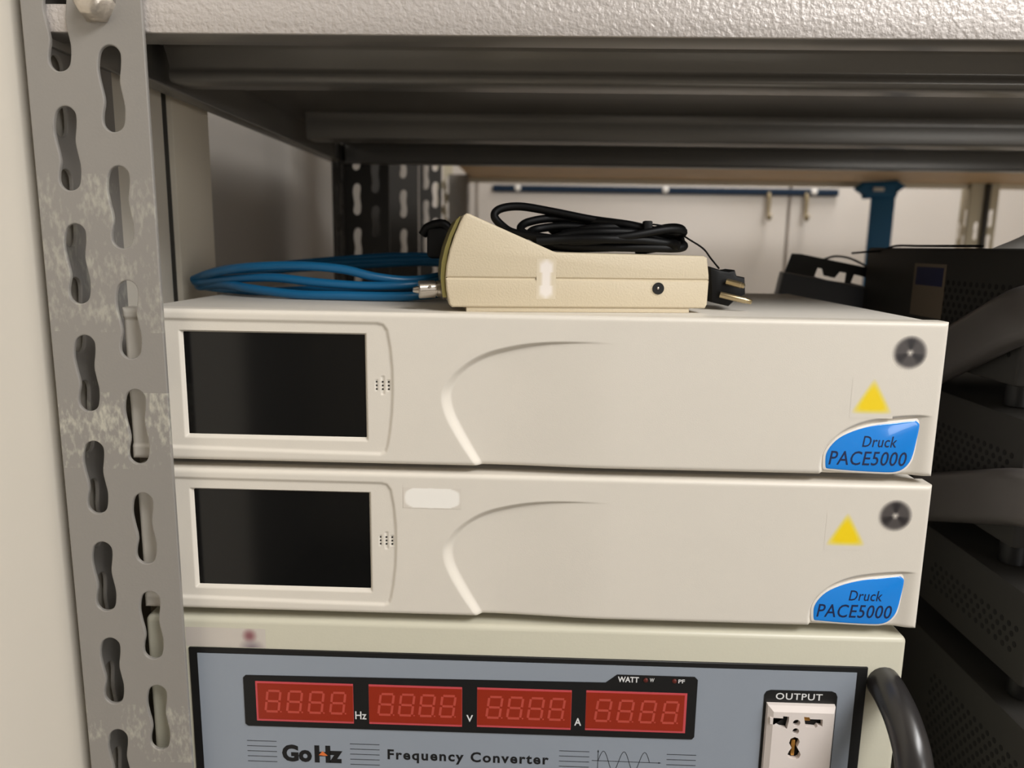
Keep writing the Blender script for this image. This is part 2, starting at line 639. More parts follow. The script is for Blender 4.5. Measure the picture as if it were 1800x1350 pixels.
shelf(219.5, 262)
shelf(-304, -277)
b = lathe('bolt', [(0, 9.3), (2.0, 9.4), (3.2, 8.6), (4.6, 8.2), (8.0, 7.6), (9.4, 6.4), (10, 3), (10.1, 0.2)], (7.0, -13, 231.5), (0, -1, 0), M['bolt'], rack, 6)
b.data.set_sharp_from_angle(angle=math.radians(70))


# ------------------------------------------------------------------ white rack instruments
def seg_dist(X, Z, pts, closed=False):
    D = np.full(X.shape, 1e9)
    n = len(pts)
    for i in range(n if closed else n - 1):
        a, c = np.array(pts[i]), np.array(pts[(i + 1) % n])
        d = c - a
        L = d @ d + 1e-12
        t = np.clip(((X - a[0]) * d[0] + (Z - a[1]) * d[1]) / L, 0, 1)
        D = np.minimum(D, np.hypot(X - a[0] - t * d[0], Z - a[1] - t * d[1]))
    return D


def inside(X, Z, poly):
    r = np.zeros(X.shape, bool)
    n = len(poly)
    for i in range(n):
        (x1, z1), (x2, z2) = poly[i], poly[(i + 1) % n]
        if z1 == z2:
            continue
        c = ((z1 > Z) != (z2 > Z)) & (X < (x2 - x1) * (Z - z1) / (z2 - z1) + x1)
        r ^= c
    return r


def smooth(t):
    t = np.clip(t, 0, 1)
    return t * t * (3 - 2 * t)


UW, UH = 438.6, 83.8
c1 = lambda q: xz(760 + q[0] / 4.5, 560 + q[1] / 4.5)          # measured on an enlargement of the swoosh
c2 = lambda q: xz(1300 + q[0] / 4.5, 660 + q[1] / 4.5)         # measured on an enlargement of the badge
sw_out = [c1(q) for q in ((345, 1200), (330, 1160), (240, 1030), (160, 900), (100, 780), (70, 680), (66, 600), (85, 540), (130, 475), (200, 400), (330, 308), (480, 248), (700, 202), (900, 186), (1100, 184), (1300, 190), (1560, 208))]
sw_in = [c1(q) for q in ((405, 1200), (385, 1140), (300, 990), (230, 860), (180, 760), (155, 680), (150, 600), (178, 520), (240, 440), (330, 370), (480, 300), (650, 255), (850, 215), (1000, 203), (1200, 198), (1560, 210))]
bd_out = [c2(q) for q in ((640, 840), (632, 760), (628, 710), (640, 650), (680, 560), (750, 490), (850, 415), (1000, 355), (1200, 325), (1400, 314), (1560, 325))]
bd_in = [c2(q) for q in ((680, 840), (664, 740), (668, 690), (676, 630), (728, 540), (812, 470), (945, 412), (1095, 375), (1250, 352), (1420, 336), (1560, 330))]
badge_px = ((684, 735), (681, 690), (690, 620), (740, 545), (820, 482), (950, 428), (1100, 393), (1250, 376), (1390, 360), (1415, 364), (1436, 385), (1437, 420), (1410, 540), (1390, 620), (1362, 690), (1312, 745), (1250, 772), (1150, 776), (900, 763), (730, 748), (698, 745))
badge_poly = [c2(q) for q in badge_px]
SX0, SX1, SZ0, SZ1 = 32.2, 130.8, 14.7, 71.2


def step_field(X, Z, outer, inner, depth):
    """recess that starts at the outer line, reaches depth at the inner line and stays there"""
    po = list(catmull([(a, c, 0) for a, c in outer], 5))
    pi_ = list(catmull([(a, c, 0) for a, c in inner], 5))
    po = [(p[0], p[1]) for p in po]
    pi_ = [(p[0], p[1]) for p in pi_]
    polyO = po + [(po[-1][0], -20), (po[0][0], -20)]
    polyI = pi_ + [(pi_[-1][0], -20), (pi_[0][0], -20)]
    dO, dI = seg_dist(X, Z, po), seg_dist(X, Z, pi_)
    iO, iI = inside(X, Z, polyO), inside(X, Z, polyI)
    t = np.where(iI, 1.0, np.where(iO, dO / (dO + dI + 1e-9), 0.0))
    return smooth(t) * depth


def build_bezel(parent):
    e = np.array([0, .12, .3, .6, 1.0, 1.5, 2.1, 2.8])
    xs = np.concatenate([e, np.arange(3.3, UW - 3.3, 0.52), UW - e[::-1]])
    zs = np.concatenate([e, np.arange(3.3, UH - 3.3, 0.5), UH - e[::-1]])
    X, Z = np.meshgrid(xs, zs)
    # swoosh recess, fading out to the right
    fade = 1 - smooth((X - 195) / 72)
    H = step_field(X, Z, sw_out, sw_in, 3.4) * fade
    # badge recess
    bx0 = bd_out[0][0]
    fadeb = 1 - smooth((X - 424.5) / 11)
    H = np.maximum(H, step_field(X, Z, bd_out, bd_in, 2.4) * fadeb)
    # shallow recess around the screen: bounded above, below and by a curved right edge
    q3 = lambda a, c: xz(280 + a / 3, 500 + c / 3)
    pr = [q3(*q) for q in ((-60, 168), (300, 178), (700, 186), (1150, 195), (1185, 205), (1210, 240), (1228, 340), (1238, 450), (1240, 560), (1236, 680), (1224, 790), (1212, 860), (1200, 890), (1170, 905), (800, 893), (300, 874), (-60, 858))]
    pr[0] = (-8, pr[0][1])
    pr[-1] = (-8, pr[-1][1])
    d = seg_dist(X, Z, pr)
    ins = inside(X, Z, pr)
    H = np.maximum(H, np.where(ins, smooth(d / 2.2), 0) * 1.1)
    # bevelled opening for the screen
    ox0, ox1, oz0, oz1 = SX0 - 1.9, SX1 + 1.2, SZ0 - 2.0, SZ1 + 1.0
    tx = np.minimum((X - ox0) / 1.9, (ox1 - X) / 1.2)
    tz = np.minimum((Z - oz0) / 2.0, (oz1 - Z) / 1.0)
    H = H + np.clip(np.minimum(tx, tz), 0, 1.25) * 2.0
    # little sound slots beside the screen
    for cx, zlist in ((137.2, (46.0, 44.0, 42.0)), (140.5, (48.2, 46.0, 44.0, 42.0, 40.0)), (143.8, (46.0, 44.0, 42.0))):
        col = np.abs(X - cx) < 0.75
        zz = (Z < max(zlist) + 0.9) & (Z > min(zlist) - 0.9)
        H = np.where(col & zz, H + 0.5, H)
    # rounded rim
    dd = np.minimum(np.minimum(X, UW - X), np.minimum(Z, UH - Z))
    R_ = 2.6
    rim = np.where(dd < R_, R_ - np.sqrt(np.maximum(0, R_ ** 2 - (R_ - dd) ** 2)), 0)
    H = H + rim
    ny, nx = X.shape
    V = np.stack([X, H, Z], -1).reshape(-1, 3)
    idx = np.arange(ny * nx).reshape(ny, nx)
    F = np.stack([idx[:-1, :-1], idx[:-1, 1:], idx[1:, 1:], idx[1:, :-1]], -1).reshape(-1, 4)
    # skirt: the sides run back to the case
    ring = list(idx[0, :]) + list(idx[1:, -1]) + list(idx[-1, -2::-1]) + list(idx[-2:0:-1, 0])
    base = len(V)
    n = len(ring)
    sk1 = V[ring].copy()
    sk1[:, 1] = 13.0
    sk2 = sk1.copy()
    cx_, cz_ = UW / 2, UH / 2
    sk2[:, 0] = np.clip(sk2[:, 0], 1.8, UW - 1.8)
    sk2[:, 2] = np.clip(sk2[:, 2], 1.8, UH - 1.8)
    V = np.concatenate([V, sk1, sk2])
    FF = F.tolist()
    for i in range(n):
        j = (i + 1) % n
        FF.append((ring[i], base + i, base + j, ring[j]))
        FF.append((base + i, base + n + i, base + n + j, base + j))
    o = mesh('front_bezel', V, FF, M['white'], parent)
    me = o.data
    me.polygons.foreach_set('use_smooth', [True] * len(me.polygons))
    me.set_sharp_from_angle(angle=math.radians(50))
    return o


def attr_disc(name, cx, cz, r, y, parent, fn, n=28, rings=12):
    """printed round mark whose ink density follows fn(x, z) in unit-disc coordinates"""
    V, F, C_ = [(cx, y, cz)], [], [fn(0, 0)]
    for i in range(1, rings + 1):
        for k in range(n):
            a = 2 * PI * k / n
            x, z = math.cos(a) * i / rings, math.sin(a) * i / rings
            V.append((cx + r * x, y, cz + r * z))
            C_.append(fn(x, z))
    for k in range(n):
        F.append((0, 1 + (k + 1) % n, 1 + k))
    for i in range(rings - 1):
        for k in range(n):
            k2 = (k + 1) % n
            F.append((1 + i * n + k, 1 + i * n + k2, 1 + (i + 1) * n + k2, 1 + (i + 1) * n + k))
    o = mesh(name, V, [f[::-1] for f in F], None, parent)
    at_ = o.data.color_attributes.new('ink', 'FLOAT_COLOR', 'POINT')
    for i, c in enumerate(C_):
        at_.data[i].color = (*lin(c), 1)
    return o


def ink_material(name, rough=0.45):
    mt = bpy.data.materials.new(name)
    mt.use_nodes = True
    nt = mt.node_tree
    b = nt.nodes['Principled BSDF']
    b.inputs['Roughness'].default_value = rough
    a = nt.nodes.new('ShaderNodeVertexColor')
    a.layer_name = 'ink'
    nt.links.new(a.outputs[0], b.inputs['Base Color'])
    return mt


INK = ink_material('printed_ink')
WHITE_RGB = (226, 219, 207)


def mixc(a, b, t):
    t = max(0.0, min(1.0, t))
    return tuple(a[i] + (b[i] - a[i]) * t for i in range(3))


def round_mark(x, z):
    r = math.hypot(x, z)
    edge = 1 - max(0.0, min(1.0, (r - 0.72) / 0.28))
    a = math.atan2(z, x)
    dark = 0.78 + 0.22 * max(0.0, math.cos(3 * a - PI / 2 * 3))
    core = max(0.0, 1 - r / 0.26)
    return mixc(WHITE_RGB, (34, 29, 30), edge * dark * (1 - core * 0.95))


def ink_grid(name, x0, x1, z0, z1, y, parent, fn, nx=30, nz=24):
    V, F, C_ = [], [], []
    for j in range(nz + 1):
        for i in range(nx + 1):
            u, v = i / nx, j / nz
            V.append((x0 + (x1 - x0) * u, y, z0 + (z1 - z0) * v))
            C_.append(fn(u, v))
    for j in range(nz):
        for i in range(nx):
            a = j * (nx + 1) + i
            F.append((a, a + 1, a + nx + 2, a + nx + 1))
    o = mesh(name, V, F, None, parent)
    at_ = o.data.color_attributes.new('ink', 'FLOAT_COLOR', 'POINT')
    for i, c in enumerate(C_):
        at_.data[i].color = (*lin(c), 1)
    o.data.materials.append(INK)
    return o


def tri_ink(u, v):
    """soft yellow warning triangle with rounded corners"""
    x, z = (u - 0.5) * 2, (v - 0.5) * 2
    d = math.log(math.exp(9 * (-z - 0.66)) + math.exp(9 * (0.866 * x * 1.08 + 0.5 * z - 0.42)) + math.exp(9 * (-0.866 * x * 1.08 + 0.5 * z - 0.42))) / 9
    return mixc((252, 218, 8), WHITE_RGB, 0.5 + d / 0.3)


def make_unit(loc, label, group):
    t = thing('pressure_controller', label, 'instrument', loc, group)
    L = lambda x, y, z: (x + loc[0], y + loc[1], z + loc[2])
    return t


def dome(name, poly, y0, y1, material, parent, local_z=0):
    """slightly domed flat badge bounded by poly (x, z); y1 is nearer the viewer"""
    n = len(poly)
    c = np.mean(np.array(poly), 0)
    V, F = [], []
    for s, y in ((1.0, y0), (1.0, y0 - (y0 - y1) * 0.55), (0.975, y1 + (y0 - y1) * 0.15), (0.93, y1)):
        for p in poly:
            V.append((c[0] + (p[0] - c[0]) * s, y, c[1] + (p[1] - c[1]) * s))
    for i in range(3):
        for k in range(n):
            k2 = (k + 1) % n
            F.append((i * n + k, i * n + k2, (i + 1) * n + k2, (i + 1) * n + k))
    F.append(tuple(3 * n + k for k in range(n)))
    bm = bmesh.new()
    vs = [bm.verts.new(v) for v in V]
    for f in F:
        bm.faces.new([vs[i] for i in f])
    return bm_mesh(name, bm, material, parent, 35)


unit = thing('pressure_controller', 'upper white bench instrument with black screen and blue badge, carrying the beige box', 'instrument', (0, 0, 0), 'white instruments stacked on the shelf')
build_bezel(unit)
CASE_D = 252.0
box('case', (2.0, 11, 2.0), (UW - 2.0, CASE_D, UH - 0.9), M['case'], unit, 1.0)
scr = box('screen', (SX0 - 0.2, 2.9, SZ0 - 0.2), (SX1 + 0.2, 6.0, SZ1 + 0.2), M['screen'], unit)
for cx, zlist in ((137.2, (46.0, 44.0, 42.0)), (140.5, (46.0, 44.0, 42.0)), (143.8, (46.0, 44.0, 42.0))):
    bm = bmesh.new()
    for zz in zlist:
        add_box(bm, (cx - 0.45, 1.35, zz - 0.4), (cx + 0.45, 2.2, zz + 0.4))
    bm_mesh('sound_slot', bm, M['dark'], unit)
bp = [(p[0], p[1]) for p in catmull([(a, c, 0) for a, c in badge_poly], 3, True)]
cen = np.mean(np.array(bp), 0)
rimp = [(cen[0] + (p[0] - cen[0]) * 1.034, cen[1] + (p[1] - cen[1]) * 1.06) for p in bp]
badge = dome('badge', bp, 2.45, 1.15, M['badge'], unit)
dome('badge_rim', rimp, 2.45, 1.45, M['sticker'], badge)
d0, d1 = c2((975, 570)), c2((1258, 488))
e0, e1 = c2((708, 710)), c2((1335, 612))


def badge_text(s, x0, x1, z0, z1, sh):
    text_obj('lettering', s, x0, x1, z0, z1, 1.08, M['navy'], badge, shear=sh, bold=0.006, spacing=1.05)


badge_text('Druck', d0[0], d1[0], d0[1], d1[1], 0.16)
badge_text('PACE5000', e0[0], e1[0], e0[1], e1[1], 0.16)
p = at(1600, 620)
rm = attr_disc('round_mark', p[0], p[2], 9.4, -0.06, unit, round_mark)
rm.data.materials.append(INK)
p = at(1534, 701)
ink_grid('warning_triangle', p[0] - 11.4, p[0] + 11.4, p[2] - 10.6, p[2] + 11.0, -0.06, unit, tri_ink, 40, 40)
for fx in (26, UW - 26):
    for fy in (40, CASE_D - 26):
        lathe('foot', [(0, 8), (6.2, 7), (6.4, 5)], (fx, fy, 2.0), (0, 0, -1), M['black'], unit, 16)

LOW = (0.9, -0.6, -88.44)
low = copy_tree(unit)
low.location = P3(LOW)
low['label'] = 'lower white bench instrument with black screen, between the upper one and the cream converter'
low['_o'] = list(LOW)
for ch in [x for x in bpy.data.objects if x.parent == low]:
    nm = ch.name.split('.')[0]
    if nm == 'warning_triangle':
        a, c = at(1534, 701), at(1487, 934)
        ch.location = ((c[0] - a[0] - LOW[0]) * MM, 0, (c[2] - LOW[2] - a[2]) * MM)
    if nm == 'round_mark':
        a, c = at(1600, 620), at(1573, 906)
        ch.location = ((c[0] - a[0] - LOW[0]) * MM, 0, (c[2] - LOW[2] - a[2]) * MM)


# white name label stuck on the lower instrument only
def smear(u, v):
    x, z = (u - 0.5) * 2, (v - 0.5) * 2
    t = max(abs(x) ** 4 * 1.25 + abs(z) ** 4 * 1.1, 0) - 0.85 + 0.12 * math.sin(u * 23) * abs(z)
    return mixc((250, 246, 238), (222, 214, 202), t / 0.25)


a, c = at(709, 893), at(811, 857)
ink_grid('name_label', a[0], c[0], a[2] + 0.4, c[2] - 0.4, -0.75, low, smear, 48, 18)

# ------------------------------------------------------------------ cream frequency converter
CT = -94.0
cv = thing('frequency_converter', 'cream cabinet with red digit displays and output socket at the bottom of the stack', 'instrument', (0, 0, -272))
box('case', (0.4, 0, -270), (435.5, 330, CT), M['conv'], cv, 3.2, 4)
for fx in (30, 405):
    for fy in (40, 290):
        lathe('foot', [(0, 11), (5.8, 10), (6.7, 8)], (fx, fy, -270), (0, 0, -1), M['black'], cv, 18)
pf = box('front_panel', (25.5, -1.2, -262), (414.8, 0.6, -112.2), M['border'], cv, 0.3, 1)
face = box('panel_face', (30.6, -1.6, -257), (408.6, -1.0, -115.4), M['bluegrey'], cv)
YP = -1.6
win_poly = [(57, -129.6), (58.4, -128.2), (267.0, -126.0), (273.4, -120.8), (317.5, -120.8), (319.3, -122.6), (319.3, -158.6), (318, -160.2), (58.6, -160.6), (57, -159.2)]
win = prism('display_window', win_poly, 'y', YP - 0.5, YP + 0.2, M['border'], cv)
YW = YP - 0.5
digit_paths = {'a': ((0.06, 1), (0.94, 1)), 'g': ((0.1, 0.5), (0.9, 0.5)), 'd': ((0.06, 0), (0.94, 0)), 'f': ((0, 0.55), (0, 0.95)), 'b': ((1, 0.55), (1, 0.95)), 'e': ((0, 0.05), (0, 0.45)), 'c': ((1, 0.05), (1, 0.45))}
for (x0, x1, z0, z1) in ((64.0, 121.2, -156.9, -131.6), (130.3, 184.6, -156.7, -131.5), (193.3, 247.8, -156.4, -131.3), (256.1, 313.8, -156.2, -131.0)):
    fr = box('display_edge', (x0, YW - 0.15, z0), (x1, YW + 0.1, z1), M['pink'], cv)
    dsp = box('digit_display', (x0 + (1.2 if x0 < 70 else 0.2), YW - 0.3, z0 + 1.3), (x1 - (1.4 if x1 > 300 else 0.2), YW - 0.1, z1 - 1.2), M['red'], cv)
    dw = (x1 - x0) / 4.6
    bm = bmesh.new()
    for k in range(4):
        bx = x0 + 5.4 + k * (x1 - x0 - 6.5) / 4
        wdt, hgt, bz = 7.6, 13.2, z0 + 6.3
        for (p0, p1) in digit_paths.values():
            q = []
            for (sx_, sz_) in (p0, p1):
                q.append(np.array([bx + sx_ * wdt + sz_ * 1.7, bz + sz_ * hgt]))
            d_ = q[1] - q[0]
            d_ /= np.linalg.norm(d_)
            nrm = np.array([-d_[1], d_[0]]) * 0.68
            add_prism(bm, [tuple(q[0] - nrm), tuple(q[1] - nrm), tuple(q[1] + nrm), tuple(q[0] + nrm)], 'y', YW - 0.36, YW - 0.28)
        add_prism(bm, circle(bx + wdt + 1.4, bz, 0.5, 8), 'y', YW - 0.36, YW - 0.28)
    bm_mesh('digits', bm, M['seg'], dsp)


def ptext(s, x0, x1, z0, z1, y, mtl, bold=0.0, spacing=1.0, shear=0.0, parent=None):
    return text_obj('lettering', s, x0, x1, z0, z1, y, mtl, parent or cv, shear, bold, spacing)


ptext('Hz', 122.1, 128.7, -154.0, -149.0, YW - 0.08, M['printw'], 0.012, parent=win)
ptext('V', 187.1, 191.0, -153.4, -149.0, YW - 0.08, M['printw'], 0.02, parent=win)
ptext('A', 249.8, 253.8, -153.6, -148.8, YW - 0.08, M['printw'], 0.02, parent=win)
ptext('WATT', 273.8, 285.8, -125.2, -121.7, YW - 0.08, M['printw'], 0.03, parent=win)
ptext('W', 292.0, 294.6, -124.6, -122.2, YW - 0.08, M['printw'], 0.02, parent=win)
ptext('PF', 308.3, 311.9, -124.8, -122.4, YW - 0.08, M['printw'], 0.02, parent=win)
for lx in (289.7, 306.0):
    lathe('indicator_lamp', [(0, 1.35), (0.5, 1.3), (0.9, 0.7)], (lx, YW + 0.02, -123.5), (0, -1, 0), M['led'], cv, 14)
ptext('Go', 77.8, 95.6, -183.6, -172.3, YP - 0.08, M['print'], 0.05)
ptext('Hz', 97.2, 113.9, -183.6, -172.3, YP - 0.08, M['print'], 0.06)
prism('logo_spark', [(99.8, -178.6), (102.0, -176.0), (103.2, -177.2), (105.0, -178.8), (103.0, -179.0)], 'y', YP - 0.16, YP - 0.05, M['orange'], cv)
ptext('Frequency Converter', 140.6, 235.6, xz(745, 1342, YP)[1], xz(690, 1317, YP)[1], YP - 0.08, M['print'], 0.03, 1.2)
for (x0, x1) in ((57.2, 74.8), (118.4, 135.9), (241.6, 259.2), (304.2, 321.2)):
    bm = bmesh.new()
    for k in range(5):
        zc_ = -170.6 - k * 3.35
        add_box(bm, (x0, YP - 0.08, zc_ - 0.17), (x1, YP + 0.05, zc_ + 0.17))
    bm_mesh('line_print', bm, M['print'], cv)
bm = bmesh.new()


def stroke(bm, pts, hw, y0, y1):
    for (a, c) in zip(pts[:-1], pts[1:]):
        a, c = np.array(a), np.array(c)
        d = (c - a) / (np.linalg.norm(c - a) + 1e-9)
        nn = np.array([-d[1], d[0]]) * hw
        add_prism(bm, [tuple(a - nn), tuple(c - d * 0 - nn), tuple(c + nn), tuple(a + nn)], 'y', y0, y1)


stroke(bm, [(260.8, -176.2), (300.2, -176.4)], 0.16, YP - 0.08, YP + 0.05)
stroke(bm, [(264.3, -184.5), (264.3, -169.8)], 0.16, YP - 0.08, YP + 0.05)
add_prism(bm, [(299.6, -176.9), (301.2, -176.4), (299.6, -175.9)], 'y', YP - 0.08, YP + 0.05)
add_prism(bm, [(263.8, -170.6), (264.8, -170.6), (264.3, -169.0)], 'y', YP - 0.08, YP + 0.05)
stroke(bm, [(264.4 + 30.0 * k / 60, -176.3 + 6.4 * math.sin(2 * PI * 2.5 * k / 60)) for k in range(61)], 0.16, YP - 0.08, YP + 0.05)
bm_mesh('wave_print', bm, M['print'], cv)
# output socket
sb = prism('socket_surround', [(357.6, -200)] + [(357.6, -130.5), (358.6, -128.4), (361, -127.4), (395.5, -127.2), (397.8, -128.2), (398.8, -130.4)] + [(398.8, -200)], 'y', YP - 0.4, YP + 0.1, M['border'], cv)
ptext('OUTPUT', 364.0, 390.4, -133.0, -128.9, YP - 0.5, M['printw'], 0.012, 1.1, parent=sb)
sx0, sx1, sz1, sz0 = 359.0, 397.6, -134.9, -196.0
q4 = lambda a, c: xz(1300 + a / 7.94, 1180 + c / 7.94, -6)
holes = []
hl = [q4(*p_) for p_ in ((425, 645), (605, 655), (608, 625), (692, 632), (688, 690), (660, 800), (575, 790), (480, 740), (425, 735))]
hr = [q4(*p_) for p_ in ((898, 635), (972, 640), (985, 665), (1160, 672), (1155, 770), (1090, 760), (1060, 790), (920, 775))]
hc1 = q4(795, 720)
hc2 = q4(783, 835)
hb = [q4(*p_) for p_ in ((770, 915), (820, 935), (840, 985), (800, 1060), (830, 1110), (852, 1160), (830, 1205), (795, 1225), (740, 1222), (690, 1205), (665, 1165), (690, 1110), (725, 1065), (690, 1000), (710, 940))]
outer = [(sx0 + 3.2, sz0 + 3), (sx1 - 1.6, sz0 + 3), (sx1 - 1.6, sz1 - 3.4), (sx0 + 3.2, sz1 - 3.4)]
V, F = plate2d([outer, hl, hr, circle(hc1[0], hc1[1], 2.1, 14), circle(hc2[0], hc2[1], 1.9, 14), hb], 3.0)
sock = mesh('output_socket', [(a, -6.2 + c + 1.5, bb) for a, bb, c in V], F, M['socket'], cv)
# bevelled rim of the socket
ring0 = [(sx0, -1.9, sz0), (sx1, -1.9, sz0), (sx1, -1.9, sz1), (sx0, -1.9, sz1)]
ring1 = [(sx0 + 0.3, -4.4, sz0 + .3), (sx1 - 0.3, -4.4, sz0 + .3), (sx1 - 0.3, -4.4, sz1 - .3), (sx0 + 0.3, -4.4, sz1 - .3)]
ring2 = [(a, -6.2, bb) for a, bb in outer]
mesh('socket_rim', ring0 + ring1 + ring2, [(i, (i + 1) % 4, 4 + (i + 1) % 4, 4 + i) for i in range(4)] + [(4 + i, 4 + (i + 1) % 4, 8 + (i + 1) % 4, 8 + i) for i in range(4)], M['socket'], sock)
box('socket_well', (sx0 + 2, -2.6, sz0 + 2), (sx1 - 2, -1.7, sz1 - 2), M['dark'], sock)
for (xa, xb, za, zb) in ((hl[0][0] + 0.2, hl[0][0] + 2.8, hl[0][1] - 2.8, hl[0][1] - 0.3), (hr[0][0] + 0.6, hr[0][0] + 4.4, hr[0][1] - 3.4, hr[0][1] - 0.4), (hb[0][0] - 0.8, hb[0][0] + 1.2, hb[9][1] + 0.4, hb[2][1])):
    box('contact', (xa, -4.6, za), (xb, -2.4, zb), M['brass'], sock, 0.5)
# handle
hp = [(424.5, 1, -121.5), (424.5, -10, -123), (424.5, -25, -128.5), (424.5, -38, -139), (424.5, -44.5, -153), (424.5, -46, -168), (424.5, -46, -203), (424.5, -44.5, -220), (424.5, -38, -235), (424.5, -25, -246), (424.5, -10, -252), (424.5, 1, -253)]
tube('handle', hp, 9.4, M['handle'], cv, n=6, res=20)


# smeared maker's mark at the left end of the cream rim
def maker(u, v):
    base = (206, 198, 188)
    c_ = mixc(base, (150, 140, 140), max(0, 1 - u * 3.2) * 0.25)
    d = math.hypot((u - 0.80) / 0.085, (v - 0.62) / 0.34)
    c_ = mixc(c_, (140, 92, 96), 1.25 - d)
    d2 = math.hypot((u - 0.82) / 0.15, (v - 0.0) / 0.42)
    return mixc(c_, (140, 128, 132), 1.15 - d2)


a, c = at(328, 1138), at(466, 1104)
ink_grid('faded_mark', a[0], c[0], -111.8, c[2] - 0.6, -0.08, cv, maker, 40, 16)

# ------------------------------------------------------------------ beige box on top
TOPZ = UH - 0.9 + 0.02
bx = thing('beige_instrument_box', 'beige sloped handheld instrument box lying on the upper white instrument', 'instrument', (184.2, 19.2, TOPZ), rz=math.atan2(19.2, 127.0))
BD = 62.0
HB = 18.7
lower = [(-8.0, 2.7), (-9.6, 4.2), (-11.2, 12), (-11.6, HB), (138.9, HB), (138.6, 5.0), (137.4, 2.7)]
prism('lower_shell', lower, 'y', 0, BD, M['beige'], bx, 1.6, 3, 25, local=True)
upper = [(-11.6, HB + 0.22), (-11.0, 26), (-9.3, 34), (-6.6, 42), (-3.4, 49.5), (-1.6, 52.6), (-0.2, 53.6), (1.4, 53.4), (4, 52.3), (48.4, 33.8), (50.4, 33.4), (134.8, 32.6), (137.0, 31.6), (138.6, 22), (138.8, HB + 0.22)]
prism('upper_shell', upper, 'y', 0, BD, M['beige'], bx, 1.6, 3, 25, local=True)
prism('shell_seam', [(-10.6, HB - 0.4), (-10.6, HB + 0.9), (138, HB + 0.9), (138, HB - 0.4)], 'y', 0.9, BD - 0.9, M['beige'], bx, local=True)
box('base_strip', (0, 1.5, 0), (128.4, BD - 1.5, 3.0), M['beige'], bx, 0.5, 2, local=True)
film = [(-13.0, 8), (-14.2, HB), (-13.6, 27), (-11.8, 35), (-9.0, 43), (-5.6, 50), (-3.2, 52.4), (-5.0, 47), (-8.0, 40), (-10.4, 31), (-11.3, 22), (-10.8, 8)]
prism('front_film', film, 'y', 2.5, BD - 2.5, M['olive'], bx, 0, smooth=30, local=True)
lathe('power_jack', [(0, 4.3), (0.4, 4.3), (0.5, 3.5)], (108.8, 0.3, 14.0), (0, -1, 0), M['beige'], bx, 24, local=True)
lathe('jack_hole', [(0, 3.4), (0.55, 3.4)], (108.8, 0.0, 14.0), (0, -1, 0), M['dark'], bx, 20, local=True)
lathe('jack_pin', [(0, 0.7), (1.0, 0.7), (1.3, 0.3)], (108.5, 0, 14.2), (0, -1, 0), M['steel'], bx, 10, local=True)
bnc = lathe('signal_connector', [(0, 6), (2, 6), (2.2, 4.6), (5, 4.6), (5.2, 4.2), (6.0, 4.2), (6.2, 5.0), (15.0, 5.0), (15.5, 4.4), (15.6, 2.2), (18.5, 1.4), (18.8, 0.4)], (-11, 15, 12.2), (-1, -0.12, -0.05), M['steel'], bx, 20, local=True)
for s in (-1, 1):
    lathe('bayonet_lug', [(0, 0.9), (6.0, 0.9)], (-20, 14.0, 12.0), (0.0, -1 * s, 0.25), M['steel'], bnc, 8, local=True)


def blob(u, v):
    x, z = (u - 0.5) * 2, (v - 0.5) * 2
    w_ = 0.62 if abs(z) > 0.32 else 0.42
    t = max(abs(x) - w_, abs(z) - (0.95 - 0.35 * abs(x)))
    return mixc((232, 224, 216), (211, 198, 173), 0.4 + t / 0.3)


V, F, C_ = [], [], []
lab = ink_grid('blank_label', 184.2, 184.3, 0, 1, 0, bx, blob, 26, 40)
for i, v in enumerate(lab.data.vertices):
    iu, iv = i % 27, i // 27
    v.co = ((38.8 + 11.0 * iu / 26) * MM, -0.06 * MM, (7.6 + 22.2 * iv / 40) * MM)


# ------------------------------------------------------------------ black power cable heaped on the box
pc = thing('power_cable', 'black power cable bundled on the beige box, its two-pin plug behind the box', 'cable', (240, 60, TOPZ))
bl = lambda u, v, y: at(u, v, y)
RC = 2.5
BANG = math.atan2(19.2, 127.0)


def clear_box(p):
    """lift a cable point so that the cable rests on the beige box instead of sinking into it"""
    dx, dy = p[0] - 184.2, p[1] - 19.2
    lx, ly = dx * math.cos(BANG) + dy * math.sin(BANG), -dx * math.sin(BANG) + dy * math.cos(BANG)
    if -16 < lx < 143 and -3 < ly < BD + 4:
        ux = [-12, -11, -6.6, -0.2, 4, 49, 137, 140]
        uz = [20, 26, 42, 53.6, 52.3, 33.6, 32.5, 20]
        return (p[0], p[1], max(p[2], TOPZ + float(np.interp(lx, ux, uz)) + RC + 0.7))
    return (p[0], p[1], max(p[2], TOPZ + RC + 0.2))


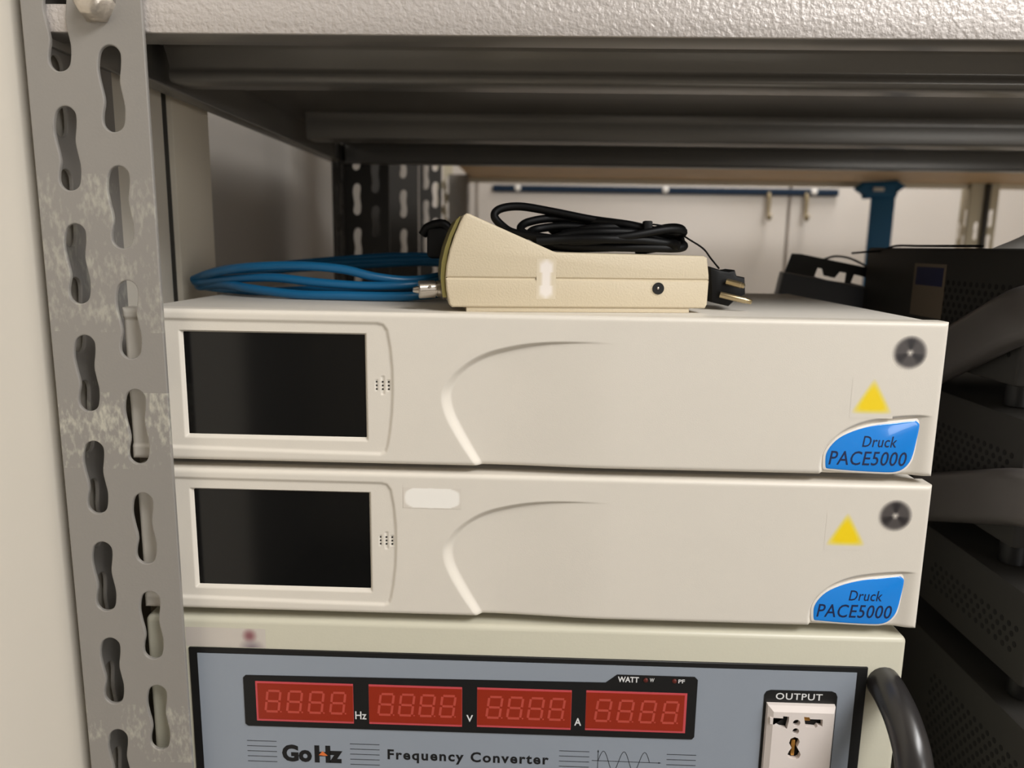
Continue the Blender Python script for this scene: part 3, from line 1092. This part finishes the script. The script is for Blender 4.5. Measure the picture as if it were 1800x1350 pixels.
path = [(336, 88, 98), (330, 104, 100), (310, 116, 106), (290, 112, 116), bl(1180, 434, 92), bl(1170, 434, 74), bl(1090, 434, 60), bl(1000, 431, 60), bl(950, 421, 62), bl(932, 410, 66), bl(948, 402, 72), bl(1000, 398, 74), bl(1090, 407, 74), bl(1160, 418, 72),
        bl(1198, 428, 66), bl(1196, 436, 58), bl(1150, 436, 54), bl(1060, 434, 54), bl(980, 430, 58), bl(930, 414, 62), bl(915, 402, 66), bl(930, 390, 72), bl(980, 384, 78), bl(1060, 396, 80), bl(1140, 414, 78),
        bl(1190, 414, 68), bl(1200, 406, 60), bl(1170, 404, 54), bl(1100, 416, 50), bl(1020, 424, 52), bl(960, 418, 56), bl(905, 412, 64), bl(884, 398, 68), bl(869, 380, 70), bl(880, 367, 72), bl(915, 363, 74), bl(970, 372, 74), bl(1040, 386, 72), bl(1110, 396, 70), bl(1165, 410, 70),
        bl(1196, 420, 74), bl(1180, 430, 80), bl(1100, 426, 84), bl(1020, 418, 86), bl(970, 404, 84), bl(1000, 390, 80), bl(1080, 392, 66), bl(1130, 402, 62), bl(1180, 409, 58), bl(1199, 404, 62), bl(1176, 400, 70), bl(1110, 412, 68), bl(1040, 408, 64), bl(990, 412, 66), bl(1060, 420, 70), bl(1140, 424, 74),
        bl(1100, 434, 88), bl(1000, 436, 96), bl(900, 428, 104), bl(830, 418, 104), bl(800, 412, 102)]
path = [clear_box(p_) for p_ in path]
tube('cord', path, RC, M['cable'], pc, n=7, res=10)
# core of tightly packed strands in the middle of the bundle
for k, (dv, dy, s) in enumerate(((-22, 60, 0), (-14, 72, 9), (-10, 52, -6), (-4, 84, 4), (-30, 68, 12), (-18, 88, 0))):
    q = [bl(955 + s * 2, 432 + dv * 0.3, dy), bl(1000 + s, 428 + dv * 0.7, dy), bl(1060, 430 + dv, dy - 3), bl(1120, 432 + dv, dy), bl(1165 - s, 434 + dv * 0.6, dy + 3), bl(1188 - s, 434 + dv * 0.2, dy)]
    q = [clear_box(p_) for p_ in q]
    tube('strand', q, RC * 1.05, M['cable'], pc, n=6, res=9)
q = at(1138, 396, 56)
tie = box('cable_tie', (q[0] - 2.5, 52, q[2] - 7), (q[0] + 2.5, 60, q[2] + 2.5), M['cable'], pc, 0.8)
tube('tie_tail', [at(1138, 394, 56), at(1160, 396, 58), at(1185, 404, 62), at(1210, 420, 66), at(1236, 437, 70), at(1250, 455, 72), at(1264, 472, 74)], 0.55, M['cable'], tie, n=5, res=6)
# connector at the other end, behind the head of the box
cpt = at(776, 408, 100)
kn = box('cable_connector', (cpt[0] - 9, 94, cpt[2] - 17), (cpt[0] + 12, 110, cpt[2] + 3), M['cable'], pc, 3, 2)
tube('strain_relief', [(cpt[0] + 8, 97, cpt[2] - 2), (cpt[0] + 2, 96, cpt[2] + 5), (cpt[0] - 8, 97, cpt[2] + 3), (cpt[0] - 12, 98, cpt[2] - 2)], 3.0, M['cable'], kn, n=5)
# mains plug
pb = at(1262, 505, 74)
q0, q1 = at(1282, 488, 72), at(1312, 503, 66)
bm = bmesh.new()
pl = [(max(xz(*p_, 74)[0], 323.5), xz(*p_, 74)[1]) for p_ in ((1243, 468), (1262, 474), (1276, 476), (1287, 474), (1290, 484), (1304, 487), (1305, 517), (1290, 524), (1276, 537), (1246, 530))]
plug = prism('plug', pl, 'y', 66, 92, M['cable'], pc, 2.0, 2)
for (ua, va, ub, vb) in ((1278, 495, 1309, 503), (1266, 518, 1322, 531)):
    a, c = np.array(at(ua, va, 64)), np.array(at(ub, vb, 58))
    d_ = c - a
    L_ = np.linalg.norm(d_)
    lathe('plug_pin', [(0, 1.9), (L_ * 0.8, 1.9), (L_ * 0.82, 1.6), (L_ * 0.97, 1.6), (L_, 0.8)], a, d_, M['pin'], plug, 14)

# ------------------------------------------------------------------ blue cable coil
bc = thing('blue_cable_coil', 'coiled blue cable lying on the upper white instrument beside the post', 'cable', (95, 150, TOPZ))
loops = [
    (341, 491, 145), (372, 480, 122), (430, 470, 106), (520, 467, 98), (600, 473, 95), (660, 487, 96), (720, 493, 103), (775, 485, 120), (826, 470, 172), (796, 453, 228), (700, 450, 248), (600, 456, 250), (480, 466, 236), (392, 473, 196),
    (343, 495, 148), (400, 490, 118), (480, 488, 102), (560, 497, 95), (650, 503, 93), (735, 500, 99), (790, 490, 122), (832, 473, 176), (790, 457, 224), (690, 458, 240), (560, 464, 234), (430, 473, 212), (374, 483, 180),
    (349, 503, 150), (392, 499, 122), (440, 507, 104), (520, 518, 93), (600, 523, 88.5), (680, 523, 87), (732, 520, 89), (786, 510, 102), (836, 480, 172), (760, 462, 232), (640, 466, 238), (480, 475, 222), (388, 486, 184),
    (347, 499, 156), (398, 508, 128), (470, 512, 112), (560, 510, 106), (660, 512, 103), (745, 508, 108)]
blue_path = []
for u, v, yy in loops:
    p_ = at(u, v, yy)
    blue_path.append((p_[0], p_[1], max(p_[2], TOPZ + 3.2)))
tube('cable_loops', blue_path, 2.95, M['blue'], bc, n=6, res=12)

# ------------------------------------------------------------------ dark instruments on the right
IX = 514.0


def make_instrument(zt, hgt, foot, y0, label, grip):
    """bench instrument: zt top, hgt body height, foot foot height, y0 front; grip = (height, slope) of its carrying handle"""
    t = thing('bench_meter', label, 'instrument', (IX, y0, zt - hgt - foot), 'dark bench instruments on the right of the shelf')
    box('body', (IX, y0, zt - hgt), (IX + 216, 290, zt), M['inst'], t, 3.0, 2)
    for fx in (IX + 20, IX + 190):
        for fy in (y0 + 28, 262):
            lathe('foot', [(0, 8), (foot, 8)], (fx, fy, zt - hgt + 0.5), (0, 0, -1), M['black'], t, 12)
    bm = bmesh.new()
    for j in range(int((hgt - 30) / 5.0) - 1):
        for i in range(14):
            y = y0 + 11 + i * 7.2 + (3.6 if j % 2 else 0)
            z = zt - 24 - j * 5.0
            add_prism(bm, circle(y, z, 1.9, 8), 'x', IX - 0.15, IX + 0.4)
    bm_mesh('side_vent', bm, M['dark'], t)
    if grip:
        # carrying handle: flat arms on both sides joined by a grip across the front
        za, sl = grip
        prof = rrect(-7.5, 7.5, -17, 17, 6.5, 4)
        arm = [(y0 + 92, za - 92 * sl), (y0 + 70, za - 70 * sl), (y0 + 50, za - 50 * sl), (y0 + 20, za - 20 * sl), (y0 + 6, za - 6 * sl)]
        path_ = [(IX - 7.7, y, z) for y, z in arm]
        zg = za + 8 * sl
        path_ += [(IX - 6.0, y0 - 9, zg), (IX + 0.0, y0 - 18, zg + 4 * sl), (IX + 12, y0 - 23, zg + 6 * sl), (IX + 40, y0 - 25, zg + 7 * sl)]
        path_ += [(IX + 176, y0 - 25, zg + 7 * sl), (IX + 204, y0 - 23, zg + 6 * sl), (IX + 216, y0 - 18, zg + 4 * sl), (IX + 222, y0 - 9, zg)]
        path_ += [(IX + 223.7, y, z) for y, z in reversed(arm)]
        Vv, Ff = sweep(catmull(path_, 5), prof, up=(0, 0, 1))
        mesh('carry_handle', Vv, Ff, M['insthandle'], t, 50)
        for hx, dx in ((IX + 0.5, -1), (IX + 215.5, 1)):
            lathe('handle_pivot', [(0, 12), (2.2, 12)], (hx, y0 + 78, za - 78 * sl), (dx, 0, 0), M['inst'], t, 18)
    return t


ia = make_instrument(122.5, 83, 16.6, 60, 'top dark grey bench instrument on the right, with pale sticker and raised grey handle', (81, 0.46))
st = box('side_sticker', (IX - 0.35, 154, 72), (IX + 0.2, 200, 111), M['label'], ia)
box('sticker_print', (IX - 0.5, 157, 95), (IX - 0.2, 196, 108.5), M['labelblue'], st)
make_instrument(22.5, 80, 19.4, 44, 'dark grey bench instrument second in the right stack, grey handle level with lower white instrument', (-24, 0.34))
make_instrument(-77.5, 57, 20.4, 18, 'slim dark perforated bench instrument third in the right stack, without visible handle', None)
make_instrument(-155.5, 108, 13.2, 2, 'dark perforated bench instrument at the bottom of the right stack', None)

# curved grey cover resting on the top instrument
cp = [(IX + 8, 123.6), (IX + 22, 130), (IX + 40, 140), (IX + 66, 151), (IX + 110, 160), (IX + 160, 163)]
cu_ = [tuple(p_) for p_ in catmull([(a, c, 0) for a, c in cp], 5)]
pol = [(p_[0], p_[1]) for p_ in cu_] + [(IX + 160, 160.5)] + [(p_[0] + 0.6, p_[1] - 2.2) for p_ in reversed(cu_[1:-1])] + [(IX + 12, 122.6), (IX + 6, 122.6)]
cov = prism('plastic_cover', pol, 'y', 72, 112, M['tray'], None, 0, smooth=35)
tag(cov, 'curved grey plastic cover resting on the top dark instrument at the right edge', 'cover')
# thin black cable along the top of that instrument
wire = tube('thin_cable', [at(1498, 445, 300), at(1520, 443, 280), at(1550, 440.5, 262), (IX + 2, 240, 124.0), (IX + 3, 200, 124.0), (IX + 4, 120, 124.0)], 0.9, M['cable'], None, n=5, res=8)
tag(wire, 'thin black cable lying along the top left edge of the top dark instrument', 'cable')

# ------------------------------------------------------------------ tilted dark rack unit behind the white instruments
YT = 345.0
t0, t1 = at(1368, 517, YT), at(1376, 447, YT)
tl = thing('tilted_rack_unit', 'tilted dark grey unit with open black bracket, behind the right end of the white instruments', 'instrument', (t0[0], YT, t0[2]))
box('housing', (0, 0, -18), (150, 50, 21), M['housing'], tl, 1.5, 2, local=True)
TILT = (0, math.radians(9.5), math.radians(-13))
k_ = 757 / 1343.0
outl = [(1, 21.5), (1, 24), (3, 40), (12, 41), (120, 38), (148, 36), (148, 21.5)]
V, F = plate2d([outl, [(28, 22.5), (29, 31), (33, 31), (36, 25), (46, 24.5), (49, 31), (55, 31), (56, 22), (40, 21.5)], [(61, 23), (62, 31), (78, 30), (78, 22)]], 3.0)
mesh('bracket', [(a, 2 + c, bb) for a, bb, c in V], F, M['black'], tl, None, True)
tube('grab_wire', [(33, 3, 40), (42, 2, 44.5), (54, 2, 45), (66, 2, 42), (74, 3, 38.5)], 1.0, M['insthandle'], tl, n=5, res=8, local=True)
for ch in [x for x in bpy.data.objects if x.parent == tl]:
    ch.rotation_euler = TILT
box('support_stand', (t0[0] + 6, YT + 4, -276.6), (t0[0] + 118, YT + 60, t0[2] - 40), M['inst'], tl, 2)

# ------------------------------------------------------------------ far rack behind
Z2 = 276.0
fr_ = thing('far_rack', 'far shelving rack with raw wooden shelf board and tan slotted posts, behind the grey rack', 'shelving rack', (60, 859, FLOORZ))
box('shelf_board', (62, 859, Z2), (1440, 1459, Z2 + 18), M['wood'], fr_, 1)
box('front_strip', (62, 1452, Z2 - 12), (1440, 1459, Z2), M['woodedge'], fr_, 1)
p = at(737, 360, 859)
angle_post('post', (p[0], 859, 0), 36, 36, FLOORZ, 700, M['post_shade'], fr_, 1, 1, False, (40, 330), 5, (10.5, 26))
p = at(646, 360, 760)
angle_post('post', (p[0], 760, 0), at(735, 360, 760)[0] - p[0], 36, FLOORZ, 700, M['post_shade'], fr_, 1, 1, False, (40, 330), 14, (at(709, 360, 760)[0] - p[0], 26), 1)
p = at(772, 350, 1459)
angle_post('post', (p[0], 1420, 0), 36, 40, FLOORZ, 700, M['farpost'], fr_, 1, 1, False, (40, 330), 5, (10.5, 26))
q = at(793, 350, 1440)
box('post_brace', (q[0], 1380, FLOORZ), (q[0] + 44, 1446, Z2), M['rack_dark'], fr_, 1)
p, q = at(1703, 370, 1440), at(1753, 370, 1440)
angle_post('post', (p[0], 1440, 0), q[0] - p[0], 40, FLOORZ, Z2, M['farpost'], fr_, 1, 1, False, (60, 238), 5, (at(1719, 370, 1440)[0] - p[0], at(1743, 370, 1440)[0] - p[0]))
box('post_fold', (at(1727, 370, 1440)[0], 1431, FLOORZ), (at(1735, 370, 1440)[0], 1439.5, Z2 - 1), M['post_shade'], fr_, 1)

# blue strap hanging from the far shelf
YS = 1390.0
a, c = at(1526, 400, YS), at(1568, 400, YS)
zt_ = at(1545, 340, YS)[2]
stp = thing('hanging_strap', 'wide blue strap hanging from the far wooden shelf above the dark instrument', 'strap', ((a[0] + c[0]) / 2, YS, -100))
box('strap_band', (a[0], YS - 3, -120), (c[0], YS + 3, zt_), M['strapblue'], stp, 1.5)
w0, w1 = at(1513, 340, YS)[0], at(1577, 340, YS)[0]
Vv, Ff = sweep([(w0, YS, zt_), (w0 + 4, YS, zt_ + 6), (w1 - 4, YS, zt_ + 10), (w1, YS, zt_ + 5)], rrect(-10, 10, -19, 19, 8, 4), up=(0, 0, 1))
mesh('strap_loop', Vv, Ff, M['strapblue'], stp, 50)
u0 = at(1545, 331, YS - 12)
box('strap_tag', (u0[0] - 12, YS - 13, zt_ + 4), (u0[0] + 12, YS - 9, zt_ + 12), M['sticker'], stp, 1)

for o in bpy.data.objects:
    if '_o' in o:
        del o['_o']
